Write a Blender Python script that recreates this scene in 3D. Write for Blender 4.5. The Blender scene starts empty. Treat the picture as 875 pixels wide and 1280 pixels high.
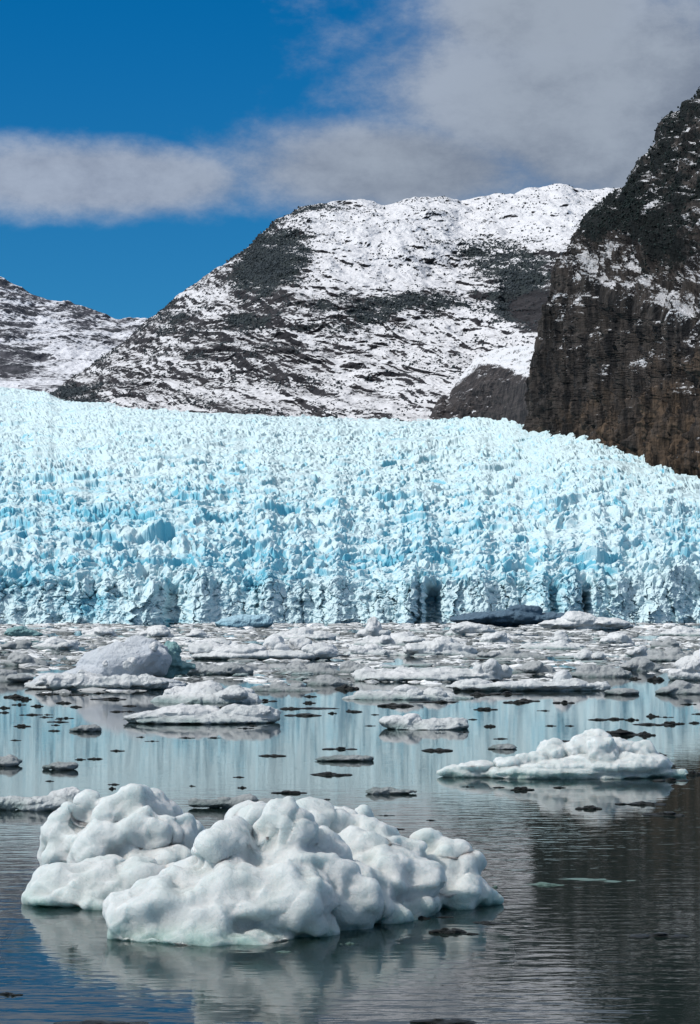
import bpy, math
import numpy as np
from mathutils import Vector

F = 2738.0      # focal length of the photograph in its own pixels (875 wide)
HY = 760.0      # image row of the horizon
CAMH = 7.0      # eye height over the lagoon
SC = bpy.context.scene
COL = SC.collection
RNG = np.random.default_rng(11)

def wx(px, Y): return (np.asarray(px, float) - 437.5) / F * Y
def wz(py, Y): return CAMH + (HY - np.asarray(py, float)) / F * Y
def ywater(py): return CAMH * F / (py - HY)

# ------------------------------------------------------------------ noise
_G = np.array([[math.cos(a), math.sin(a)] for a in np.linspace(0, 2*math.pi, 64, endpoint=False)], np.float32)
def _hash(ix, iy, seed):
    with np.errstate(over='ignore'):
        h = ix.astype(np.uint32)*np.uint32(374761393) + iy.astype(np.uint32)*np.uint32(668265263) + np.uint32((seed*2246822519) & 0xffffffff)
        h = (h ^ (h >> np.uint32(13))) * np.uint32(1274126177)
        h = (h ^ (h >> np.uint32(16))) * np.uint32(2246822519)
        return h ^ (h >> np.uint32(15))
def h01(h, k=0): return ((h >> np.uint32(k)) & np.uint32(4095)).astype(np.float32)/4095.0
def perlin(x, y, seed=0):
    x = np.asarray(x, np.float32); y = np.asarray(y, np.float32)
    xf = np.floor(x); yf = np.floor(y)
    ix = xf.astype(np.int64); iy = yf.astype(np.int64)
    fx = x-xf; fy = y-yf
    u = fx*fx*fx*(fx*(fx*6-15)+10); v = fy*fy*fy*(fy*(fy*6-15)+10)
    def g(a, b):
        q = _G[(_hash(ix+a, iy+b, seed) & np.uint32(63)).astype(np.int64)]
        return q[..., 0]*(fx-a) + q[..., 1]*(fy-b)
    n0 = g(0, 0)*(1-u) + g(1, 0)*u
    n1 = g(0, 1)*(1-u) + g(1, 1)*u
    return (n0*(1-v) + n1*v)*1.5
def fbm(x, y, o=4, seed=0, gain=.5, lac=2.03):
    a = 1.0; r = 0; t = 0
    for i in range(o):
        r = r + a*perlin(x*lac**i+17.3*i, y*lac**i-9.1*i, seed+i); t += a; a *= gain
    return r/t
def ridged(x, y, o=4, seed=0, gain=.5, lac=2.07):
    a = 1.0; r = 0; t = 0
    for i in range(o):
        r = r + a*(1-np.abs(perlin(x*lac**i+3.3*i, y*lac**i+8.1*i, seed+i))*2); t += a; a *= gain
    return r/t
def voronoi(x, y, seed=0, jit=.9):
    x = np.asarray(x, np.float32); y = np.asarray(y, np.float32)
    ix = np.floor(x).astype(np.int64); iy = np.floor(y).astype(np.int64)
    f1 = np.full(x.shape, 9., np.float32); f2 = f1.copy()
    dx1 = np.zeros_like(f1); dy1 = np.zeros_like(f1); hid = np.zeros(x.shape, np.uint32)
    for a in (-1, 0, 1):
        for b in (-1, 0, 1):
            h = _hash(ix+a, iy+b, seed)
            dx = x - (ix+a+.5+(h01(h)-.5)*jit); dy = y - (iy+b+.5+(h01(h, 12)-.5)*jit)
            d = dx*dx+dy*dy
            c = d < f1
            f2 = np.where(c, f1, np.minimum(f2, d))
            f1 = np.where(c, d, f1); dx1 = np.where(c, dx, dx1); dy1 = np.where(c, dy, dy1)
            hid = np.where(c, h, hid)
    hid = _hash(hid.astype(np.int64), hid.astype(np.int64) >> 7, seed+77)
    return np.sqrt(f1), np.sqrt(f2), dx1, dy1, hid
def sstep(a, b, x):
    t = np.clip((x-a)/(b-a), 0, 1); return t*t*(3-2*t)

# ------------------------------------------------------------------ meshes
def mesh_from(name, V, Fc, mat, parent=None, smooth=False, attrs=None):
    V = np.ascontiguousarray(V, np.float32); Fc = np.ascontiguousarray(Fc, np.int32)
    k = Fc.shape[1]; n = len(Fc)
    me = bpy.data.meshes.new(name)
    me.vertices.add(len(V)); me.vertices.foreach_set('co', V.ravel())
    me.loops.add(n*k); me.loops.foreach_set('vertex_index', Fc.ravel())
    me.polygons.add(n); me.polygons.foreach_set('loop_start', np.arange(0, n*k, k, dtype=np.int32))
    me.polygons.foreach_set('use_smooth', np.full(n, smooth, dtype=bool))
    me.update(calc_edges=True)
    for an, av in (attrs or {}).items():
        a = me.attributes.new(an, 'FLOAT', 'POINT'); a.data.foreach_set('value', np.ascontiguousarray(av, np.float32).ravel())
    me.materials.append(mat)
    o = bpy.data.objects.new(name, me); COL.objects.link(o)
    if parent: o.parent = parent
    return o
def grid_faces(nr, nc, flip=False):
    i = np.arange((nr-1)*nc).reshape(nr-1, nc)[:, :-1].ravel()
    q = np.stack([i, i+1, i+nc+1, i+nc], 1)
    return q[:, ::-1] if flip else q
def grid_normals(P):
    du = np.gradient(P, axis=1); dv = np.gradient(P, axis=0)
    n = np.cross(du, dv); return n/(np.linalg.norm(n, axis=2, keepdims=True)+1e-9)
def tag(o, label=None, cat=None, group=None, kind=None):
    if label: o['label'] = label
    if cat: o['category'] = cat
    if group: o['group'] = group
    if kind: o['kind'] = kind
    return o

# ------------------------------------------------------------------ node helpers
class NT:
    def __init__(s, name):
        s.m = bpy.data.materials.new(name); s.m.use_nodes = True; s.t = s.m.node_tree; s.t.nodes.clear()
        s.out = s.n('ShaderNodeOutputMaterial')
    def n(s, ty, **kw):
        nd = s.t.nodes.new(ty)
        for k, v in kw.items():
            if isinstance(k, str) and k.startswith('i_'):
                nd.inputs[k[2:].replace('_', ' ')].default_value = v
            else: setattr(nd, k, v)
        return nd
    def l(s, a, b): s.t.links.new(a, b)
    def math(s, op, a, b=None, clamp=False):
        nd = s.n('ShaderNodeMath', operation=op); nd.use_clamp = clamp
        for i, v in enumerate((a, b)):
            if v is None: continue
            if isinstance(v, (int, float)): nd.inputs[i].default_value = v
            else: s.l(v, nd.inputs[i])
        return nd.outputs[0]
    def mix(s, fac, a, b):
        nd = s.n('ShaderNodeMix', data_type='RGBA')
        for k, v in ((0, fac), (6, a), (7, b)):
            if isinstance(v, (int, float)): nd.inputs[k].default_value = v
            elif isinstance(v, tuple): nd.inputs[k].default_value = (*v, 1)
            else: s.l(v, nd.inputs[k])
        return nd.outputs[2]
    def attr(s, name): return s.n('ShaderNodeAttribute', attribute_name=name).outputs['Fac']
    def noise(s, scale, detail=4, rough=.6, vec=None, stretch=None):
        nd = s.n('ShaderNodeTexNoise'); nd.inputs['Scale'].default_value = scale
        nd.inputs['Detail'].default_value = detail; nd.inputs['Roughness'].default_value = rough
        if vec is None: vec = s.n('ShaderNodeTexCoord').outputs['Object']
        if stretch:
            mp = s.n('ShaderNodeMapping'); mp.inputs['Scale'].default_value = stretch; s.l(vec, mp.inputs[0]); vec = mp.outputs[0]
        s.l(vec, nd.inputs['Vector']); return nd.outputs['Fac']
    def ramp(s, x, lo, hi):
        nd = s.n('ShaderNodeMapRange'); nd.interpolation_type = 'SMOOTHSTEP'
        s.l(x, nd.inputs[0]); nd.inputs[1].default_value = lo; nd.inputs[2].default_value = hi
        return nd.outputs[0]
    def bump(s, h, strength, dist=1.0):
        nd = s.n('ShaderNodeBump'); nd.inputs['Strength'].default_value = strength; nd.inputs['Distance'].default_value = dist
        s.l(h, nd.inputs['Height']); return nd.outputs[0]

# ------------------------------------------------------------------ materials
def mat_glacier():
    t = NT('glacier_ice')
    b = t.n('ShaderNodeBsdfPrincipled'); b.inputs['Roughness'].default_value = .55
    b.inputs['Specular IOR Level'].default_value = .3
    f = t.math('ADD', t.attr('blue'), t.math('MULTIPLY', t.math('SUBTRACT', t.noise(.35, 5, .65), .5), .55))
    c = t.mix(t.ramp(f, .0, 1.0), (.475, .61, .65), (.115, .40, .52))
    c = t.mix(t.ramp(t.math('ADD', t.attr('dirt'), t.math('MULTIPLY', t.noise(.05, 4), .3)), .5, 1.1), c, (.42, .45, .47))
    t.l(c, b.inputs['Base Color'])
    t.l(t.bump(t.noise(1.3, 5, .7), .6, .5), b.inputs['Normal'])
    t.l(b.outputs[0], t.out.inputs[0]); return t.m

def mat_mountain(name, rock_a, rock_b, veg, streak=(1, 1, 1), rs=.02, sn=.12, soft=.10, snamp=2.3, brown=None, snstr=None, snowcol=(.55, .56, .59)):
    t = NT(name)
    b = t.n('ShaderNodeBsdfPrincipled'); b.inputs['Roughness'].default_value = .85
    b.inputs['Specular IOR Level'].default_value = .15
    rk = t.mix(t.ramp(t.noise(rs, 6, .7, stretch=streak), .38, .62), rock_a, rock_b)
    if brown:
        sp = t.n('ShaderNodeSeparateXYZ'); t.l(t.n('ShaderNodeTexCoord').outputs['Object'], sp.inputs[0])
        zz = t.math('ADD', sp.outputs[2], t.math('MULTIPLY', t.math('SUBTRACT', t.noise(.02, 5, .7), .5), 320))
        rk = t.mix(t.ramp(zz, brown[1], brown[0]), rk, t.mix(t.ramp(t.noise(rs*2, 6, .7, stretch=streak), .4, .62), brown[2], brown[3]))
    rk = t.mix(t.ramp(t.math('ADD', t.attr('veg'), t.math('MULTIPLY', t.math('SUBTRACT', t.noise(.09, 4, .7), .5), 1.2)), .4, .6), rk, veg)
    s = t.math('ADD', t.attr('snow'), t.math('MULTIPLY', t.math('SUBTRACT', t.noise(sn, 8, .8, stretch=snstr or streak), .5), snamp))
    c = t.mix(t.ramp(s, .5-soft, .5+soft), rk, snowcol)
    t.l(c, b.inputs['Base Color'])
    hh = t.math('ADD', t.noise(sn*1.5, 5, .7), t.math('MULTIPLY', t.noise(rs*3, 5, .7, stretch=streak), 1.5 if brown else 0))
    t.l(t.bump(hh, .8, 2.5), b.inputs['Normal'])
    t.l(b.outputs[0], t.out.inputs[0]); return t.m

def mat_plain(name, col, col2=None, scale=1.0, rough=.8, spec=.2, bump=0):
    t = NT(name); b = t.n('ShaderNodeBsdfPrincipled'); b.inputs['Roughness'].default_value = rough
    b.inputs['Specular IOR Level'].default_value = spec
    n = t.noise(scale, 5, .65)
    t.l(t.mix(t.ramp(n, .35, .65), col, col2 or col), b.inputs['Base Color'])
    if bump: t.l(t.bump(n, bump, .3), b.inputs['Normal'])
    t.l(b.outputs[0], t.out.inputs[0]); return t.m

# ------------------------------------------------------------------ glacier
TOPX = [-150, 0, 60, 70, 130, 200, 330, 430, 540, 600, 640, 670, 730, 750, 770, 800, 830, 860, 875, 1020]
TOPY = [478, 485, 492, 500, 506, 513, 521, 524, 524, 522, 526, 538, 536, 540, 546, 562, 572, 584, 591, 640]
TOPD = [4500, 4300, 4100, 3900, 3700, 3500, 3300, 3250, 3150, 3050, 2900, 2600, 2450, 2400, 2300, 2200, 2100, 2000, 1950, 1600]
FRX = [-150, 0, 300, 600, 750, 875, 1020]
FRY = [935, 950, 985, 1030, 1060, 1090, 1130]
def ytop(px): return np.interp(px, TOPX, TOPY)
_sx = np.arange(-500, 1500, 2.0); _k = np.exp(-(np.arange(-40, 41)*2/34.0)**2); _k /= _k.sum()
_sd = np.convolve(np.interp(_sx, TOPX, TOPD), _k, 'same'); _sd[:60] = _sd[60]; _sd[-60:] = _sd[-60]
def dtop(px): return np.interp(px, _sx, _sd)
def yfront(px): return np.interp(px, FRX, FRY)

def build_glacier():
    px = np.arange(-110, 985, .92); nc = len(px)
    Yf = yfront(px) + 14*fbm(px/60, px*0, 3, 5)
    fh = 20 + 6*fbm(px/45, px*0+3, 3, 9)
    fh = np.where(px > 640, fh + (px-640)*.02, fh)
    Yt = np.maximum(dtop(px), Yf+300); yt = np.convolve(np.pad(ytop(px), 14, 'edge'), np.exp(-(np.arange(-14, 15)/8.)**2)/np.exp(-(np.arange(-14, 15)/8.)**2).sum(), 'valid')
    pf = HY - (fh-CAMH)*F/Yf                       # image row of the face's top
    g = np.array([0, .26, .52, .77, 1.0]); fr = np.array([0, .17, .4, .67, 1.0])
    ctrlY = [Yf, Yf+26] + [Yf+26+(Yt-Yf-26)*a for a in fr[1:]]
    ctrlZ = [Yf*0-3, fh]
    for a, b in zip(g[1:], fr[1:]):
        Y = Yf+26+(Yt-Yf-26)*b; ctrlZ.append(wz(pf+(yt-pf)*a, Y))
    ctrlY.append(Yt+600); ctrlZ.append(ctrlZ[-1]+50)
    ctrlY = np.array(ctrlY); ctrlZ = np.array(ctrlZ)
    nf = 120; ns = 1400
    tp = np.concatenate([np.linspace(0, 1, nf, endpoint=False), 1+5*np.linspace(0, 1, ns)**1.0])
    # slope part sampled by image row: denser where it shows larger
    w = np.interp(np.linspace(0, 1, ns), [0, .28, .54, .77, .96, 1], [1, 2, 3, 4, 5, 6]); tp[nf:] = w
    i0 = np.clip(np.floor(tp).astype(int), 0, 5); ft = (tp-i0)[:, None]
    Y = ctrlY[i0]*(1-ft)+ctrlY[i0+1]*ft
    Z = ctrlZ[i0]*(1-ft)+ctrlZ[i0+1]*ft
    X = (px-437.5)/F*Y
    P = np.stack([X, Y, Z], 2)
    S = np.concatenate([np.zeros((1, nc)), np.cumsum(np.hypot(np.diff(Y, axis=0), np.diff(Z, axis=0)), 0)], 0)
    U = (px-437.5)[None, :]/F*(Yf[None, :]*.35+Y*.65)
    T = np.broadcast_to(tp[:, None], Y.shape)
    face = 1-sstep(.70, 1.25, T+.25*fbm(U/14, T*3, 3, 17))
    # domain warp
    wu = U + 6*fbm(U/22, S/22, 3, 21); ws = S + 6*fbm(U/22, S/22, 3, 31)
    far = sstep(5.0, 3.2, T)
    sc = 8.5
    sc = 4.9; ss = 12.5 - 7*face
    f1, f2, dx, dy, hid = voronoi(wu/sc, ws/ss, 3)
    blk = (h01(hid, 0)-.5)*3.6 + dx*sc*(h01(hid, 6)-.5)*1.7 + dy*ss*(h01(hid, 12)-.42)*.5
    crev = sstep(.16, .0, f2-f1)*(h01(hid, 16) > .3)
    f1b, f2b, dxb, dyb, hib = voronoi(wu/2.3+9+.25*perlin(U/3, S/6, 77), ws/(5.5-3.2*face), 8)
    blk2 = (h01(hib, 0)-.5)*1.8 + dxb*2.3*(h01(hib, 6)-.5)*1.8 + dyb*4*(h01(hib, 12)-.4)*.7
    f1c, f2c, dxc, dyc, hic = voronoi(wu/31+2, ws/42, 14)
    blk3 = (h01(hic, 0)-.5)*5.5 + dxc*31*(h01(hic, 6)-.5)*.28 + dyc*42*(h01(hic, 12)-.45)*.2
    und = 8*fbm(U/190, S/50, 3, 41)
    amp = np.clip(.95+1.5*fbm(U/80, S/110, 3, 51), .25, 1.7)
    kk = sstep(-.25, .25, fbm(U/55, S/45, 3, 57))
    d = (blk-3.6*crev+blk2)*amp*(.85+.15*far)*(.75+.5*kk) + blk3*(.5+.5*far)*(1.6-kk) + und*sstep(.9, 1.8, T) + (.35+.6*(1-far)*0+.5*sstep(2.5, 1, T))*fbm(U/2.6, S/2.6, 3, 61)
    for _ in range(1): d[:, 1:-1] = (d[:, :-2]+2*d[:, 1:-1]+d[:, 2:])/4
    d[1:-1] = (d[:-2]+2*d[1:-1]+d[2:])/4
    # the calving face: vertical flutes, blocks stretched upward
    v1, v2, vx, vy, vh = voronoi(wu/7.5+4+.6*fbm(U/6, S/6, 3, 18), S/24+.4*fbm(U/6, S/9, 3, 28), 19)
    fl = (h01(vh, 0)-.5)*5 + vx*7.5*(h01(vh, 6)-.5)*1.5 - 2.0*sstep(.10, 0, v2-v1)*(h01(vh, 14) > .6)
    fl = fl + 2.4*ridged(U/17, S/70, 3, 71) + 1.8*ridged(U/3.5+.3*fbm(U/9, S/9, 2, 5), S/8, 3, 75)
    fl = fl + blk2*.40 + .35*blk + 1.1*fbm(U/3, S/5, 4, 63)
    # deep notches carved in to make dark shadow slots, and the pillars beside them
    pxg = px[None, :] + 3*fbm(S/6, S*0+px[None, :]/20, 2, 81)
    hgt = Z
    def notch(c, w, dep, top): return -dep*np.exp(-((pxg-c)/w)**4)*sstep(top+3, top-3, hgt)
    nt = notch(541, 8, 24, 17) + notch(523, 3, 6, 34) + notch(216, 8, 12, 18) + notch(692, 5, 12, 22) + notch(733, 4, 26, 24) \
        + notch(322, 2.5, 5, 28) + notch(378, 2, 3, 25)
    nt = nt + 9*np.exp(-((pxg-510)/9)**4)*sstep(32, 28, hgt) + 9*np.exp(-((pxg-712)/12)**4)*sstep(28, 24, hgt) + 8*np.exp(-((pxg-250)/16)**4)*sstep(26, 14, hgt) + 7*np.exp(-((pxg-180)/20)**4)*sstep(26, 14, hgt)
    dd = face*(fl+nt) + (1-face)*d
    ndir = np.zeros_like(P)
    ang = (1-face)*math.radians(78)
    ndir[..., 1] = -np.cos(ang); ndir[..., 2] = np.sin(ang)
    P = P + ndir*dd[..., None]
    P[..., 0] += (blk2*.3 + .8*perlin(U/3, S/3, 91))*far
    N = grid_normals(P)
    up = np.abs(N[..., 2])
    # how blue the ice is: cell by cell, whole zones of it, fresh steep fractures, and painted shade and sun
    zone = .55*np.exp(-(((px[None, :]-90)/200)**2+((HY-(Z-CAMH)*F/Y-650)/50)**2)) + .25*np.exp(-((HY-(Z-CAMH)*F/Y-735)/30)**2)
    bl = -.02 + zone*.5 - .12*face + .16*ridged(U/75+S/400, S/55, 2, 141) + .4*sstep(.12, .5, fbm(U/30, S/30, 4, 131)) - .25*sstep(.0, .4, fbm(U/110, S/90, 2, 132)) + .14*(h01(hid, 3)-.4) + .12*(h01(hib, 5)-.4) + .6*fbm(U/60, S/36, 4, 101) + .03*np.clip(blk3*-1, 0, 6) + .25*crev  # crevices and sunken blocks painted deeper blue as shade
    bl = bl + .55*sstep(.75, .2, up)*(1-face*.5) - .18*sstep(2, 5, T) - .10*sstep(500, 800, px)[None, :]  # calving face kept less blue, here and above, so it looks sunlit
    dirt = .25*fbm(U/60, S/25, 3, 111)+.15+.35*sstep(4.2, 5.2, T)*(px[None, :] < 480)
    o = mesh_from('glacier', P.reshape(-1, 3), grid_faces(len(tp), nc), mat_glacier(), attrs={'blue': bl, 'dirt': dirt})
    return tag(o, kind='structure')

# ------------------------------------------------------------------ mountains
def px_blob(PX, PY, c, r, e=1.0):
    return np.exp(-(((PX-c[0])/r[0])**2+((PY-c[1])/r[1])**2)**e)

def mountain(name, sky, x0, x1, step, nr, base_off, base_d, ridge_d, prof, disp, maskf, mat, back=900, basef=ytop):
    px = np.arange(x0, x1, step); nc = len(px)
    _q = np.exp(-(np.arange(-16, 17)/7.0)**2); _q /= _q.sum()
    sk = np.convolve(np.pad(np.interp(px, [a for a, b in sky], [b for a, b in sky]), 16, 'edge'), _q, 'valid')
    by = basef(px)+base_off; bd = base_d(px)-15
    rd = ridge_d(px) if callable(ridge_d) else np.full(nc, float(ridge_d))
    v = np.linspace(0, 1, nr)[:, None]
    fy = np.interp(v, [a for a, b in prof], [b for a, b in prof])
    Y = bd + (rd-bd)*v
    PY = by + (sk-by)*fy
    Z = wz(PY, Y); X = wx(px, Y)
    vb = np.linspace(0, 1, 40)[1:, None]
    Yb = rd + back*vb; Zb = Z[-1]-back*.45*vb**1.4; Xb = wx(px, rd)+0*Yb
    X = np.concatenate([X, Xb]); Y = np.concatenate([Y, Yb]); Z = np.concatenate([Z, Zb])
    PX = np.broadcast_to(px, X.shape); PYf = HY-(Z-CAMH)*F/Y
    V = np.concatenate([np.broadcast_to(v, (nr, nc)), np.ones((39, nc))])
    dz, dy = disp(X, Y, Z, V, PX, PYf)
    Z = Z+dz; Y = Y+dy
    P = np.stack([X, Y, Z], 2); N = grid_normals(P)
    if N[..., 2].mean() < 0: N = -N
    snow, veg = maskf(X, Y, Z, V, PX, PYf, N)
    o = mesh_from(name, P.reshape(-1, 3), grid_faces(len(X), nc), mat, attrs={'snow': snow, 'veg': veg})
    tag(o, kind='structure')
    return o, P, PX, PYf, veg, snow

ICO_V = None
def ico():
    global ICO_V
    if ICO_V is None:
        p = (1+5**.5)/2
        v = np.array([(-1, p, 0), (1, p, 0), (-1, -p, 0), (1, -p, 0), (0, -1, p), (0, 1, p), (0, -1, -p), (0, 1, -p), (p, 0, -1), (p, 0, 1), (-p, 0, -1), (-p, 0, 1)])/math.hypot(1, p)
        f = np.array([(0, 11, 5), (0, 5, 1), (0, 1, 7), (0, 7, 10), (0, 10, 11), (1, 5, 9), (5, 11, 4), (11, 10, 2), (10, 7, 6), (7, 1, 8), (3, 9, 4), (3, 4, 2), (3, 2, 6), (3, 6, 8), (3, 8, 9), (4, 9, 5), (2, 4, 11), (6, 2, 10), (8, 6, 7), (9, 8, 1)])
        ICO_V = (v, f)
    return ICO_V
def clumps(name, P, prob, count, rmin, rmax, mat, flat=1.0, jit=.35):
    Pf = P.reshape(-1, 3); pr = prob.ravel().astype(float); pr = pr/pr.sum()
    idx = RNG.choice(len(Pf), count, p=pr)
    c = Pf[idx]+RNG.normal(0, 1.0, (count, 3))*[2, 2, .3]
    r = RNG.uniform(rmin, rmax, count)*RNG.choice([.6, .8, 1, 1.3], count)
    v, f = ico()
    V = v[None]*r[:, None, None]*(1+RNG.uniform(-jit, jit, (count, 12, 1)))*np.array([1, 1, flat]) + c[:, None, :]
    Fc = f[None]+(np.arange(count)*12)[:, None, None]
    return mesh_from(name, V.reshape(-1, 3), Fc.reshape(-1, 3), mat)

def build_mountains():
    M = mat_mountain('snowy_rock', (.011, .011, .014), (.031, .030, .034), (.022, .03, .032), streak=(.8, 1, 1.3), rs=.02, sn=.12, soft=.08, snamp=3.0)
    ML = mat_mountain('hazy_snowy_rock', (.028, .032, .04), (.065, .066, .08), (.03, .04, .045), streak=(.6, 1, 1.6), rs=.012, sn=.06, soft=.09, snowcol=(.56, .58, .63))  # rock and snow tones lifted and blued to paint in distance haze
    # --- left mountain
    def dl(X, Y, Z, V, PX, PY):
        w = V*(1-V)*2+.25
        a = 130*w*ridged(X/520+Z/700, Y/900, 4, 3)
        l = 10*ridged((X*.35+Z*1.4)/60+fbm(X/150, Z/150, 3, 2), (X-Z*.3)/190, 4, 7)
        return 14*(fbm(X/70, Y/120, 5, 12))*(.5+.5*V) + l*.4, -a - l*1.5 + 18*fbm(X/40, Z/40, 4, 9)
    def ml(X, Y, Z, V, PX, PY, N):
        s = -.30+ 1.5*(N[..., 2]-.45) + .55*fbm(X/130+Z/160, (Z-X*.35)/45, 5, 31) + .30*px_blob(PX, PY, (120, 455), (60, 25)) + .1
        s = s + .35*sstep(.2, .0, V)*sstep(0, 30, PX) - .25*px_blob(PX, PY, (25, 460), (35, 18))
        return s, 0*s
    sky = [(-260, 330), (-120, 318), (-40, 335), (0, 348), (14, 355), (30, 362), (45, 371), (60, 375), (85, 379), (100, 385), (130, 396), (150, 404), (165, 401), (182, 399), (200, 408), (260, 430), (330, 450)]
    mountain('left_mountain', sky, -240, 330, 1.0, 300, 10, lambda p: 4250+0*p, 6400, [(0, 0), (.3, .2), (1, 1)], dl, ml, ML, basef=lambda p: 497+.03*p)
    # --- middle mountain
    def dm(X, Y, Z, V, PX, PY):
        w = np.clip(V*(1-V)*3.2, 0, 1)
        big = 130*w*ridged(X/620+.4*fbm(X/400, Z/300, 2, 5), Z/650, 3, 23)
        q = (Z*1.0+X*.42)                                    # strata that fall to the right
        l = ridged(q/52+.9*fbm(X/160, Z/120, 3, 2), (X-Z*.4)/240, 4, 27)
        fine = fbm(X/22, Z/16, 5, 33)
        low = sstep(.75, .3, V)
        return 9*fbm(X/60, Y/60, 5, 43)*(.35+.65*V) + 3.0*l*low + 2*fine, -big - (30*l+8)*(.4+.6*low) + 14*fine + 45*fbm(X/85+Z/120, Z/75, 4, 35)
    def mm(X, Y, Z, V, PX, PY, N):
        s = .19 - .17*sstep(600, 220, PX+.4*(440-PY)) - .06*sstep(400, 470, PY) + .22*sstep(330, 270, PY) + 1.5*(N[..., 2]-.50) + .50*fbm((X+Z*.4)/110, (Z+X*.42)/26, 5, 61) + .30*fbm((X-Z*.5)/30, (Z+X*.3)/14, 4, 63)
        s = s + .32*px_blob(PX, PY, (500, 305), (130, 38)) + .28*px_blob(PX, PY, (700, 262), (90, 26)) + .25*px_blob(PX, PY, (600, 400), (60, 20))
        s = s + .3*px_blob(PX, PY, (470, 340), (60, 30)) + .2*px_blob(PX, PY, (235, 375), (40, 20))
        veg = 0*s
        for c, r, k in (((345, 318), (52, 42), .85), ((330, 350), (40, 30), .65), ((312, 408), (32, 14), .8), ((440, 400), (75, 24), .55), ((625, 335), (50, 30), .65), ((660, 372), (36, 38), .95), ((590, 310), (60, 12), .5), ((385, 262), (55, 10), .55), ((215, 400), (40, 22), .45), ((530, 385), (60, 14), .6), ((100, 495), (40, 14), .6), ((300, 445), (120, 10), .3), ((640, 395), (45, 18), .9)):
            veg = veg + k*px_blob(PX, PY, c, r, 1.3)
        veg = np.clip(veg + .7*fbm(X/50, Z/35, 5, 71)*(veg > .08), 0, 1.2)
        s = s - .62*veg
        g = px_blob(PX, PY, (665, 388), (36, 26), 2)      # darker gully, cleared of snow and scrub
        s = s - .9*g; veg = veg*(1-g)
        return s, veg
    sky = [(20, 540), (50, 515), (62, 500), (75, 485), (95, 468), (120, 453), (150, 432), (170, 418), (185, 402), (205, 386), (230, 365), (255, 347), (285, 327), (305, 314), (330, 290), (345, 278), (360, 268), (385, 257), (410, 254), (430, 252), (455, 252), (480, 256), (520, 248), (560, 247), (575, 251), (595, 250), (620, 243), (640, 243), (660, 238), (680, 235), (700, 231), (715, 234), (730, 238), (755, 238), (775, 234), (800, 240), (860, 250), (1000, 270), (1100, 300)]
    r = mountain('middle_mountain', sky, 40, 1000, .9, 620, 14, dtop, lambda p: 5250+.9*(p-500)-.0012*(p-500)**2, [(0, 0), (.25, .22), (.5, .52), (.7, .78), (.85, .92), (1, 1)], dm, mm, M)
    _, P, PX, PY, veg, snow = r
    FM = mat_plain('hazy_evergreen', (.026, .034, .040), (.058, .070, .078), .05, .9, .1)  # paler bluish greens carry the haze of distance in the colour
    scat = np.clip(veg-.15, 0, 1)**1.5 + .02*(fbm(P[..., 0]/90, P[..., 2]/60, 3, 91) > .05) + .05*(fbm(P[..., 0]/60, P[..., 2]/40, 3, 92) > .12)
    scat[-38:] = 0
    tag(clumps('far_forest', P, scat, 36000, .7, 2.2, FM), 'dark evergreen scrub scattered over the snowy middle mountain', 'forest', kind='stuff')
    # --- knoll in front of the middle mountain
    def dk(X, Y, Z, V, PX, PY):
        l = ridged(X/14+.4*fbm(X/20, Z/20, 2, 4), Z/60, 3, 5)
        q = ridged((Z+X*.25)/18, X/60, 3, 8)
        return 3*fbm(X/25, Y/25, 4, 6)*V, -(7*l+7*q)*sstep(.95, .5, V)+16*fbm(X/14, Z/11, 5, 3)+9*ridged(X/26+Z/60, Z/40, 4, 12)
    def mk(X, Y, Z, V, PX, PY, N):
        edge = np.interp(PX, [530, 545, 560, 585, 600, 625, 672, 700], [480, 500, 488, 470, 455, 458, 478, 480])
        s = .02+.75*sstep(edge+5, edge-5, PY)+.5*(N[..., 2]-.5)+.6*fbm(X/12, Z/8, 5, 31)
        return s, 0*s
    sky = [(520, 545), (533, 524), (540, 505), (547, 492), (553, 488), (560, 497), (566, 484), (580, 465), (590, 452), (600, 443), (615, 437), (630, 433), (655, 432), (690, 428), (740, 430), (800, 440)]
    mountain('rocky_knoll', sky, 522, 760, .6, 420, 14, dtop, lambda p: dtop(p)+260, [(0, 0), (.25, .58), (.5, .72), (1, 1)], dk, mk,
             mat_mountain('knoll_rock', (.010, .010, .012), (.048, .042, .042), (.02, .03, .03), streak=(1, 1, .6), rs=.09, sn=.14, snamp=2.8), back=200)

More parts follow.
